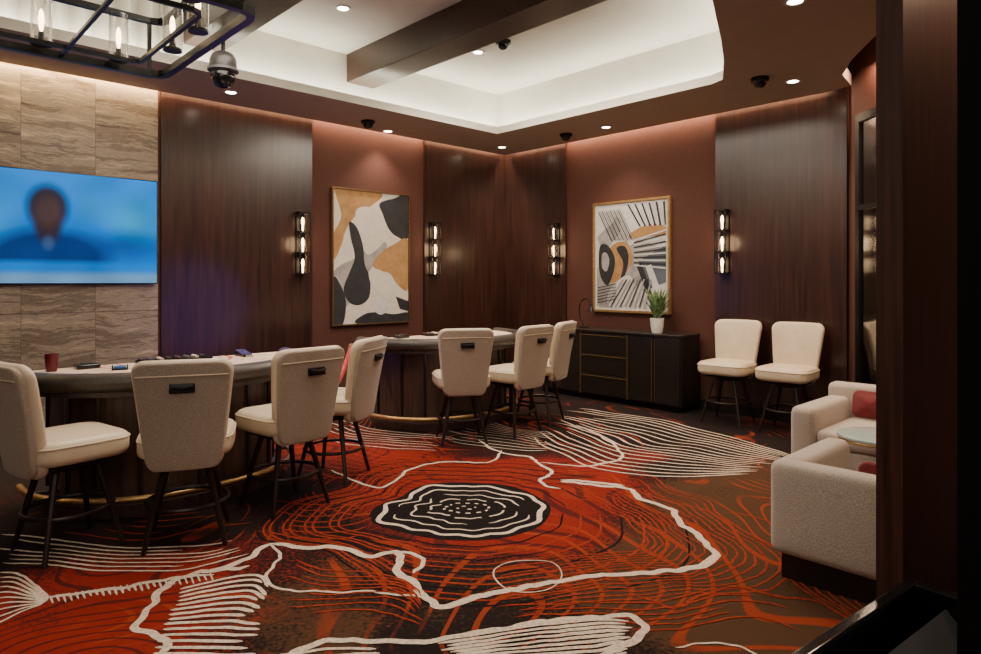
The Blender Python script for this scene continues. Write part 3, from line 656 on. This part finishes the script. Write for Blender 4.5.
# ------------------------------------------------------------ gaming tables
def D(hw, dp, n=40, e=2.3, y0=0.0):
    out = []
    for i in range(n+1):
        a_ = PI+PI*i/n; c_, s_ = math.cos(a_), math.sin(a_)
        out.append((hw*math.copysign(abs(c_)**(2/e), c_), y0-dp*abs(s_)**(2/e)))
    return out
def make_table(label, ctr_, extra):
    t = thing('gaming_table', label, 'gaming table', (ctr_.x, ctr_.y, .0028), TH, 'half-round gaming tables')
    b = MB(); b.prism(D(.76,.76,e=2.6), .08, .82); b.build('pedestal', M['tablewood'], t)
    for i in range(0, 41, 5):
        x, y = D(.768,.768,e=2.6)[i]; b = MB(); b.box(x-.010, x+.010, y-.010, y+.010, .11, .82); b.build('pedestal_rib', M['blackwood'], t)
    b = MB(); b.prism(D(.86,.84), 0, .08); b.build('plinth', M['tablewood'], t)
    b = MB(); b.prism(D(.98,.90,e=2.15), .80, .915); b.build('apron', M['leather'], t)
    b = MB(); b.prism(D(.96,.88,e=2.15), .9155, .925)
    b.mi = 1
    for i in range(7):
        a_ = PI+PI*(i+.5)/7; cx, cy = .70*math.cos(a_), .64*math.sin(a_)
        ca_, sa_ = math.cos(a_+PI/2), math.sin(a_+PI/2)
        def rp(u, v): return (cx+u*ca_-v*sa_, cy+u*sa_+v*ca_, .9255)
        o_, i_ = [rp(-.06,-.09),rp(.06,-.09),rp(.06,.09),rp(-.06,.09)], [rp(-.05,-.08),rp(.05,-.08),rp(.05,.08),rp(-.05,.08)]
        b.add(o_+i_, [(k,(k+1)%4,(k+1)%4+4,k+4) for k in range(4)])
    for r1, r2 in ((.50,.47),(.42,.41),(.34,.325)):
        arc1 = [(x,y,.9255) for x, y in D(r1,r1*.88)]; arc2 = [(x,y,.9255) for x, y in D(r2,r2*.88)]
        m_ = len(arc1); b.add(arc1+arc2, [(k,k+1,k+1+m_,k+m_) for k in range(m_-1)])
    b.build('felt_top', [M['felt'], M['feltprint']], t)
    rr = []
    pts = [Vector((x,y,.898)) for x, y in D(1.0,.92,e=2.15)]
    b = MB()
    for i, p_ in enumerate(pts):
        d = (pts[min(i+1,len(pts)-1)]-pts[max(i-1,0)]).normalized(); nn = Vector((d.y,-d.x,0))
        rr.append([p_+nn*.068*math.cos(2*PI*j/14)+Vector((0,0,.062*math.sin(2*PI*j/14))) for j in range(14)])
    b.rings(rr); b.build('arm_rail', M['leather'], t, True)
    b = MB(); b.tube([(x,y,.135) for x, y in D(.93,.90)], .022, 10); b.build('foot_rail', M['brass'], t, True)
    for i in (3,10,17,23,30,37):
        x, y = D(.93,.90)[i]; x2, y2 = D(.75,.75,e=2.6)[i]; b = MB(); b.tube([(x,y,.135),(x2,y2,.12)], .012, 6); b.build('rail_bracket', M['black'], t)
    def put(name, lab, cat, lx, ly):
        v = ctr_+A*lx+B*ly; return thing(name, lab, cat, (v.x, v.y, .9284), TH)
    c = put('chip_tray', 'chip tray on the %s gaming table' % extra, 'chip tray', .05, -.10)
    b = MB(); b.box(-.26,.26,-.08,.08,0,.008,.003); b.box(-.26,.26,.072,.08,.008,.022); b.box(-.26,.26,-.08,-.072,.008,.022)
    for i in range(9): x = -.26+.0642*i+.0; b.box(x-.003, x+.003, -.07, .07, .008, .018)
    b.build('tray_body', M['black'], c)
    for i in range(8):
        b = MB(); r_ = .014; L_ = random.uniform(.08,.13)
        b.rings([[(-.228+.0642*i+r_*math.cos(2*PI*j/14), yy, .0225+r_*math.sin(2*PI*j/14)) for j in range(14)] for yy in (.068-L_, .068)]); b.build('chip_stack', [M['chipred'],M['chipgreen'],M['felt'],M['artblack']][i%4], c, True)
    s_ = put('card_shuffler', 'black card shuffler on the %s gaming table' % extra, 'card shuffler', -.55, -.12)
    b = MB(); b.box(-.075,.075,-.06,.06,0,.032,.010); b.build('shuffler_body', M['gloss'], s_, True)
    b = MB(); b.box(-.04,.04,-.045,.02,.0322,.040,.003); b.build('card_slot', M['black'], s_)
    k_ = put('card_shoe', 'small dark card shoe on the %s gaming table' % extra, 'card shoe', .58, -.14)
    b = MB(); b.add([(-.04,-.09,0),(.04,-.09,0),(.04,.09,0),(-.04,.09,0),(-.04,-.07,.02),(.04,-.07,.02),(.04,.09,.05),(-.04,.09,.05)], [(0,3,2,1),(4,5,6,7),(0,1,5,4),(1,2,6,5),(2,3,7,6),(3,0,4,7)]); b.build('shoe_body', M['gloss'], k_)
    b = MB(); b.box(-.025,.025,-.102,-.092,0,.018); b.build('lip', M['artgrey'], k_)
    return t
C1 = Vector((-2.56,5.17)); C2 = Vector((-.66,7.68))
make_table('near half-round gaming table with pale printed felt, below the television', C1, 'near')
make_table('far half-round gaming table with dark padded rail, below the tall painting', C2, 'far')
cu = thing('cup', 'dark red cup on the near gaming table beside the leftmost stool', 'cup', (-3.02,4.54,.9284))
b = MB(); b.rings([[(r_*math.cos(2*PI*j/20), r_*math.sin(2*PI*j/20), z) for j in range(20)] for r_, z in ((.001,.0),(.034,0),(.042,.12),(.038,.12),(.030,.01),(.001,.01))]); b.build('cup_body', M['redplastic'], cu, True)
p = floorpt(120, 370, .925)
de = thing('card_holder', 'small blue card holder on the near gaming table left end', 'card holder', (p.x, p.y, .9284), .5)
b = MB(); b.box(-.05,.05,-.04,.04,0,.010,.003); b.box(-.05,-.042,-.04,.04,.010,.032); b.box(.042,.05,-.04,.04,.010,.032); b.build('holder_base', M['black'], de)
b = MB(); b.box(-.038,.038,-.035,.035,.0105,.026,.004); b.build('cards', M['blue'], de)
# rope closing the gap between the two tables
ra = Vector((*(C1+A*1.105), .86)); rbv = Vector((*(C2-A*1.105), .86)); 
rp_ = thing('velvet_rope', 'bright red rope strung across the gap between the two gaming tables', 'rope', (ra.x, ra.y, ra.z))
dv_ = rbv-ra
b = MB(); b.tube([dv_*(k/20)+Vector((0,0,-.42*(1-(2*k/20-1)**2))) for k in range(21)], .024, 10); b.build('rope_cord', M['rope'], rp_, True)
for e_ in (Vector((0,0,0)), dv_):
    b = MB(); b.lathe([(.001,-.035),(.024,-.028),(.032,0),(.024,.028),(.001,.035)], e_.x, e_.y, 14); o = b.build('end_hook', M['brass'], rp_, True); o.location.z = e_.z

# ------------------------------------------------------------ credenza
cr0 = ab(WR-.46, 6.26)
cz = thing('credenza', 'long black credenza with brass trim against the burgundy wall', 'cabinet', (cr0.x, cr0.y, .0028), TH-PI/2)
W_ = 2.22
b = MB(); b.box(0,W_,0,.41,.06,.88,.004); b.build('body', M['blackwood'], cz)
b = MB(); b.box(.03,W_-.03,.03,.40,0,.06); b.build('plinth', M['black'], cz)
b = MB(); b.box(-.01,W_+.01,-.03,.415,.88,.91,.004); b.build('top', M['blackwood'], cz)
for k in range(2):
    for s_ in range(2):
        x0_ = k*1.48+.015+s_*.36; d_ = MB(); d_.box(x0_+.004, x0_+.348, -.02, -.0005, .08, .865, .004); o = d_.build('door', M['blackwood'], cz)
        h_ = MB(); hx = x0_+(.335 if s_ == 0 else .012); h_.box(hx, hx+.003, -.026, -.021, .10, .85); h_.build('handle', M['brass'], o)
for k in range(3):
    z0_ = .08+.265*k; d_ = MB(); d_.box(.745+.006, 1.475-.006, -.02, -.0005, z0_, z0_+.255, .004); o = d_.build('drawer', M['blackwood'], cz)
    h_ = MB(); h_.box(.755, 1.465, -.028, -.021, z0_+.232, z0_+.239); h_.build('handle', M['brass'], o)
for x in (.738,1.478):
    b = MB(); b.box(x-.003,x+.003,-.026,-.001,.07,.875); b.build('brass_trim', M['brass'], cz)
kx = (657-490.5)/F; tt = 7.08/(kx*A.x+A.y)
pp = thing('potted_plant', 'leafy green plant in a white pot on the credenza', 'plant', (kx*tt, tt, .9130))
b = MB(); b.rings([[(r_*math.cos(2*PI*j/24), r_*math.sin(2*PI*j/24), z) for j in range(24)] for r_, z in ((.001,0),(.06,0),(.078,.08),(.085,.18),(.078,.18),(.07,.15),(.001,.15))]); b.build('pot', M['white'], pp, True)
b = MB(); b.lathe([(.07,.150),(.05,.158)], n=16); b.build('soil', M['soil'], pp)
b = MB()
for i in range(110):
    a_ = random.uniform(0, 2*PI); ln = random.uniform(.18,.52); sp_ = random.uniform(.02,.17); base_ = Vector((.03*math.cos(a_), .03*math.sin(a_), .155))
    vs = []; n_ = 7; dv = Vector((math.cos(a_), math.sin(a_), 0)); sd_ = Vector((-dv.y, dv.x, 0))
    tw = random.uniform(-.6,.6)
    for k in range(n_):
        s_ = k/(n_-1); c_ = base_+dv*sp_*s_**1.4+Vector((0,0,ln*s_*(1-.2*s_*s_))); w_ = .013*math.sin(PI*min(1,.12+s_*.88))
        e_ = (sd_*math.cos(tw)+dv*math.sin(tw))*w_; vs += [c_+e_, c_-e_]
    b.add(vs, [(2*k,2*k+1,2*k+3,2*k+2) for k in range(n_-1)])
b.build('leaves', M['leaf'], pp)
kx = (584-490.5)/F; tt = 7.14/(kx*A.x+A.y)
lp = thing('desk_lamp', 'thin black arched lamp at the credenza left end', 'lamp', (kx*tt, tt, .9130), TH-PI/2)
b = MB(); b.lathe([(.07,0),(.07,.012),(.02,.02)]); b.build('base', M['black'], lp, True)
b = MB(); b.tube(smooth_pts([Vector(q_) for q_ in [(.0,0,.015),(-.06,0,.12),(-.085,0,.24),(-.05,0,.35),(.03,0,.40),(.10,0,.36),(.12,0,.29)]], 4), .0085); b.build('stem', M['black'], lp, True)
b = MB(); b.lathe([(.012,.295),(.03,.27),(.045,.225),(.040,.225),(.01,.27)], .12, 0, 18); b.build('lamp_head', M['black'], lp, True)

# ------------------------------------------------------------ lounge chairs
def make_armchair(label, pos, ang, w=.82, d=.80, hb=.61, ha=.61, at=.15):
    t = thing('armchair', label, 'armchair', (pos.x, pos.y, .0028), ang, 'greige square tub armchairs')
    b = MB(); b.box(.05,w-.05,.05,d-.06,0,.13); b.build('base', M['blackwood'], t)
    b = MB(); b.slab(w,hb-.13,at,.045,.045,puff=.006,fn=lambda u,v,q: (w/2+u, at/2+q, .13+(hb-.13)/2+v)); b.build('backrest', M['boucle'], t, True)
    for s_ in (0,1):
        cx = at/2 if s_ == 0 else w-at/2
        b = MB(); b.slab(d-.08,ha-.13,at,.045,.045,puff=.006,fn=lambda u,v,q: (cx+q, .08+(d-.08)/2+u, .13+(ha-.13)/2+v)); b.build('armrest', M['boucle'], t, True)
    b = MB(); b.slab(w-2*at-.01,d-at-.02,.15,.04,.03,fn=lambda u,v,q: (w/2+u, at+(d-at-.02)/2+v, .215+q)); b.build('seat_frame', M['boucle'], t, True)
    b = MB(); b.slab(w-2*at-.015,d-at-.01,.13,.06,.045,puff=.02,fn=lambda u,v,q: (w/2+u, at+.005+(d-at-.01)/2+v, .355+q)); b.build('seat_cushion', M['boucle'], t, True)
    return t
Q = Vector((1.455,3.46))
make_armchair('near greige tub armchair with its back to us beside the dark column', Q, TH-PI/2)
QB = ab(6.18, 1.22)
make_armchair('far greige tub armchair facing us by the glass door', QB, TH+PI/2, w=.90, d=.96, hb=.68, ha=.575, at=.18)
def pillow(label, x, y, z, rz, tilt):
    t = thing('throw_pillow', label, 'pillow', (x,y,z), rz)
    b = MB(); b.slab(.28,.22,.04,.05,.018,puff=.045,fn=lambda u,v,q: (u, q, v)); o = b.build('pillow_cover', M['red'], t, True); o.rotation_euler = (tilt,0,0)
    return t
v = Q+A*.25-B*.50; pillow('crimson throw pillow inside the near armchair', v.x, v.y, .535, TH-PI/2, math.radians(14))
v = ab(5.88, 1.74); pillow('crimson throw pillow inside the far armchair', v.x, v.y, .55, TH+PI/2, math.radians(14))
sdt = thing('side_table', 'round glass-topped side table between the two armchairs', 'table', (2.60, 4.40, .0028))
b = MB(); b.lathe([(.23,.50),(.26,.505),(.26,.518),(.23,.522)], n=40); b.build('tabletop', M['tableglass'], sdt, True)
b = MB(); b.tube([(.245*math.cos(2*PI*j/32), .245*math.sin(2*PI*j/32), .490) for j in range(32)], .009, closed=True); b.build('rim', M['brass'], sdt, True)
b = MB(); b.lathe([(.02,.02),(.02,.50)], n=12); b.build('stem', M['brass'], sdt, True)
b = MB(); b.lathe([(.17,0),(.17,.012),(.02,.024)], n=32); b.build('base', M['brass'], sdt, True)

# ------------------------------------------------------------ black console at the entrance
e1 = Vector((-.80,-.60)); ang = math.atan2(-e1.y, -e1.x)
bo = Vector((1.335,2.11))+e1*.95
cs = thing('display_console', 'glossy black console with recessed grey panel at lower right corner', 'console', (bo.x, bo.y, .0028), ang)
b = MB(); b.box(0,.95,-.34,0,0,.36,.008); b.build('body', M['gloss'], cs)
b = MB(); b.box(0,.95,-.035,0,.36,.60,.006); b.box(0,.95,-.34,-.305,.36,.60,.006); b.box(0,.04,-.305,-.035,.36,.60,.006); b.box(.91,.95,-.305,-.035,.36,.60,.006); b.build('rim', M['gloss'], cs)
b = MB(); b.add([(.42,-.30,.37),(.905,-.30,.37),(.905,-.12,.56),(.42,-.12,.56),(.42,-.30,.362),(.905,-.30,.362),(.905,-.12,.362),(.42,-.12,.362)], [(0,1,2,3),(4,7,6,5),(0,4,5,1),(1,5,6,2),(2,6,7,3),(3,7,4,0)]); b.build('display_panel', M['greyglass'], cs)

# ------------------------------------------------------------ chandelier
ca0, ca1, cb0, cb1 = -1.35, 1.25, 2.80, 4.06
cc_ = ab((ca0+ca1)/2, (cb0+cb1)/2)
ch = thing('chandelier', 'black rectangular chandelier with glass cylinder lamps above the near table', 'chandelier', (cc_.x, cc_.y, 2.73), TH)
hx, hy = (ca1-ca0)/2, (cb1-cb0)/2
def rrect(hx, hy, r, z):
    out = []
    for cx, cy, a0 in ((hx-r,hy-r,0),(-hx+r,hy-r,PI/2),(-hx+r,-hy+r,PI),(hx-r,-hy+r,1.5*PI)):
        for i in range(3): a_ = a0+PI/2*i/2; out.append((cx+r*math.cos(a_), cy+r*math.sin(a_), z))
    return out
UZ = .30
b = MB(); b.tube(rrect(hx,hy,.07,0), .019, closed=True, sq=True); b.tube(rrect(hx-.17,hy-.17,.04,0), .010, closed=True, sq=True)
for x in (-.8,0,.8): b.box(x-.009,x+.009,-hy,hy,-.008,.008)
b.build('lower_frame', M['black'], ch)
b = MB(); b.tube(rrect(hx,hy,.07,UZ), .016, closed=True, sq=True); b.tube(rrect(hx-.30,hy-.30,.04,UZ), .009, closed=True, sq=True)
for x in (-.8,0,.8): b.box(x-.008,x+.008,-hy,hy,UZ-.008,UZ+.008)
b.build('upper_frame', M['black'], ch)
for sx in (-1,0,1):
    for sy in (-1,1):
        x_ = sx*(hx-.07); b = MB(); b.box(x_-.010, x_+.010, sy*hy-.010, sy*hy+.010, 0, UZ); b.build('post', M['black'], ch)
for x in (-.8,.8):
    b = MB(); b.tube([(x,0,UZ),(x,0,ZT-2.73-.002)], .008); b.lathe([(.06,ZT-2.73-.03),(.06,ZT-2.73-.003)], x, 0, 16); b.build('hanging_rod', M['black'], ch)
spots = [(x, s_*(hy-.09)) for s_ in (-1,1) for x in (-1.05,-.7,-.35,.0,.35,.70,1.05)]+[(hx-.09,-.18),(hx-.09,.18)]
for x, y in spots:
    b = MB(); b.lathe([(.046,.008),(.046,.022),(.018,.032),(.012,.075)], x, y, 16); hd = b.build('lamp_holder', M['black'], ch, True)
    b = MB(); b.rings([[(x+r_*math.cos(2*PI*j/20), y+r_*math.sin(2*PI*j/20), z) for j in range(20)] for r_, z in ((.047,.022),(.047,.26),(.043,.26))], cap=False); b.build('glass_cylinder', M['glass'], hd, True)
    b = MB(); b.lathe([(.005,.075),(.010,.10),(.014,.14),(.010,.175),(.003,.19)], x, y, 10); b.build('bulb', M['bulb'], hd, True)
light('POINT', (cc_.x, cc_.y, 2.6), 16, (1,.74,.48), shadow_soft_size=.4)

# ------------------------------------------------------------ ceiling devices
def downlight(label, px, py, z=ZC, e=75):
    p = ceilpt(px, py, z); t = thing('recessed_downlight', label, 'ceiling light', (p.x, p.y, z), 0, 'recessed ceiling downlights')
    b = MB(); b.rings([[(r_*math.cos(2*PI*j/24), r_*math.sin(2*PI*j/24), zz) for j in range(24)] for r_, zz in ((.075,-.0005),(.075,-.008),(.052,-.008),(.050,-.002))], cap=False); b.build('trim_ring', M['camwhite'], t, True)
    b = MB(); b.lathe([(.050,-.0045),(.049,-.002)], n=24); b.build('lens', M['downlight'], t)
    light('SPOT', (p.x, p.y, z-.03), e, (1,.83,.64), spot_size=math.radians(105), spot_blend=.8, shadow_soft_size=.06)
for lab, px, py, z in (
  ('recessed downlight beside the hanging security camera near the stone wall', 231, 92, ZC),
  ('recessed downlight above the tall painting', 388, 131, ZC),
  ('recessed downlight at the corner where the walnut walls meet', 502, 147, ZC),
  ('recessed downlight above the gold-framed painting', 606, 127, ZC),
  ('recessed downlight above the two wall-side stools', 793, 81, ZC),
  ('recessed downlight in the soffit at the top edge of the picture, right side', 795, 1, ZC),
  ('recessed downlight in the raised tray left of the middle beam', 343, 8, ZT),
  ('recessed downlight in the raised tray right of the middle beam', 478, 52, ZT)):
    downlight(lab, px, py, z)
def domecam(label, px, py, z=ZC):
    p = ceilpt(px, py, z); t = thing('dome_camera', label, 'security camera', (p.x, p.y, z), 0, 'ceiling dome cameras')
    b = MB(); b.lathe([(.085,-.001),(.085,-.03),(.07,-.04)], n=24); b.build('housing', M['black'], t, True)
    b = MB(); b.lathe([(.062*math.cos(a_*PI/12), -.0405-.055*math.sin(a_*PI/12)) for a_ in range(0,6)]+[(.003,-.0955)], n=20); b.build('dome', M['gloss'], t, True)
domecam('black dome camera on the soffit left of the tall painting downlight', 368, 121)
domecam('black dome camera on the soffit above the right-hand corner sconce', 566, 134)
domecam('black dome camera on the soffit beside the stools downlight', 760, 78)
domecam('black dome camera inside the raised ceiling tray', 503, 41, ZT)
p = ab(2.37, 6.02)
hc = thing('pendant_security_camera', 'large security camera hanging from the beam beside the chandelier', 'security camera', (p.x, p.y, 3.80))
b = MB(); b.lathe([(.05,-.02),(.05,-.001)], n=20); b.lathe([(.018,-.20),(.018,-.02)], n=12); b.build('stem', M['black'], hc, True)
b = MB(); b.lathe([(.05,-.17),(.09,-.19),(.115,-.24),(.12,-.30),(.115,-.33)], n=28); b.build('housing', M['camgrey'], hc, True)
b = MB(); b.lathe([(.135,-.325),(.135,-.345),(.10,-.36)], n=28); b.build('collar', M['chipgreen'], hc, True)
b = MB(); b.lathe([(.10,-.355),(.108,-.39),(.10,-.43),(.07,-.475),(.03,-.495),(.003,-.50)], n=28); b.build('dome', M['gloss'], hc, True)

# ------------------------------------------------------------ lighting and camera
light('AREA', (-.5,-1.6,3.3), 125, (1,.88,.75), shape='RECTANGLE', size=4, size_y=2, rot=(math.radians(34),0,0))  # added fill for the unseen casino behind the camera, no lamp there
v = ab(2.0,4.0); light('AREA', (v.x,v.y,3.75), 125, (1,.86,.70), shape='RECTANGLE', size=1.2, size_y=3.6, rot=(0,0,TH))  # added soft fill below the tray, has no fixture
v = ab(5.2,4.6); light('AREA', (v.x,v.y,3.75), 120, (1,.86,.70), shape='RECTANGLE', size=1.2, size_y=2.6, rot=(0,0,TH))  # second fill added below the tray, towards the right wall, no fixture
w = bpy.data.worlds.new('world'); bpy.context.scene.world = w; w.use_nodes = True
w.node_tree.nodes['Background'].inputs[0].default_value = (1,.8,.65,1); w.node_tree.nodes['Background'].inputs[1].default_value = .05
cam = bpy.data.cameras.new('camera'); co = bpy.data.objects.new('camera', cam); C.objects.link(co)
co.location = (0,0,CH); co.rotation_euler = (PI/2,0,0)
cam.sensor_width = 36; cam.lens = F/981*36; cam.shift_y = -(327-HZ)/981; cam.clip_start = .05
bpy.context.scene.camera = co
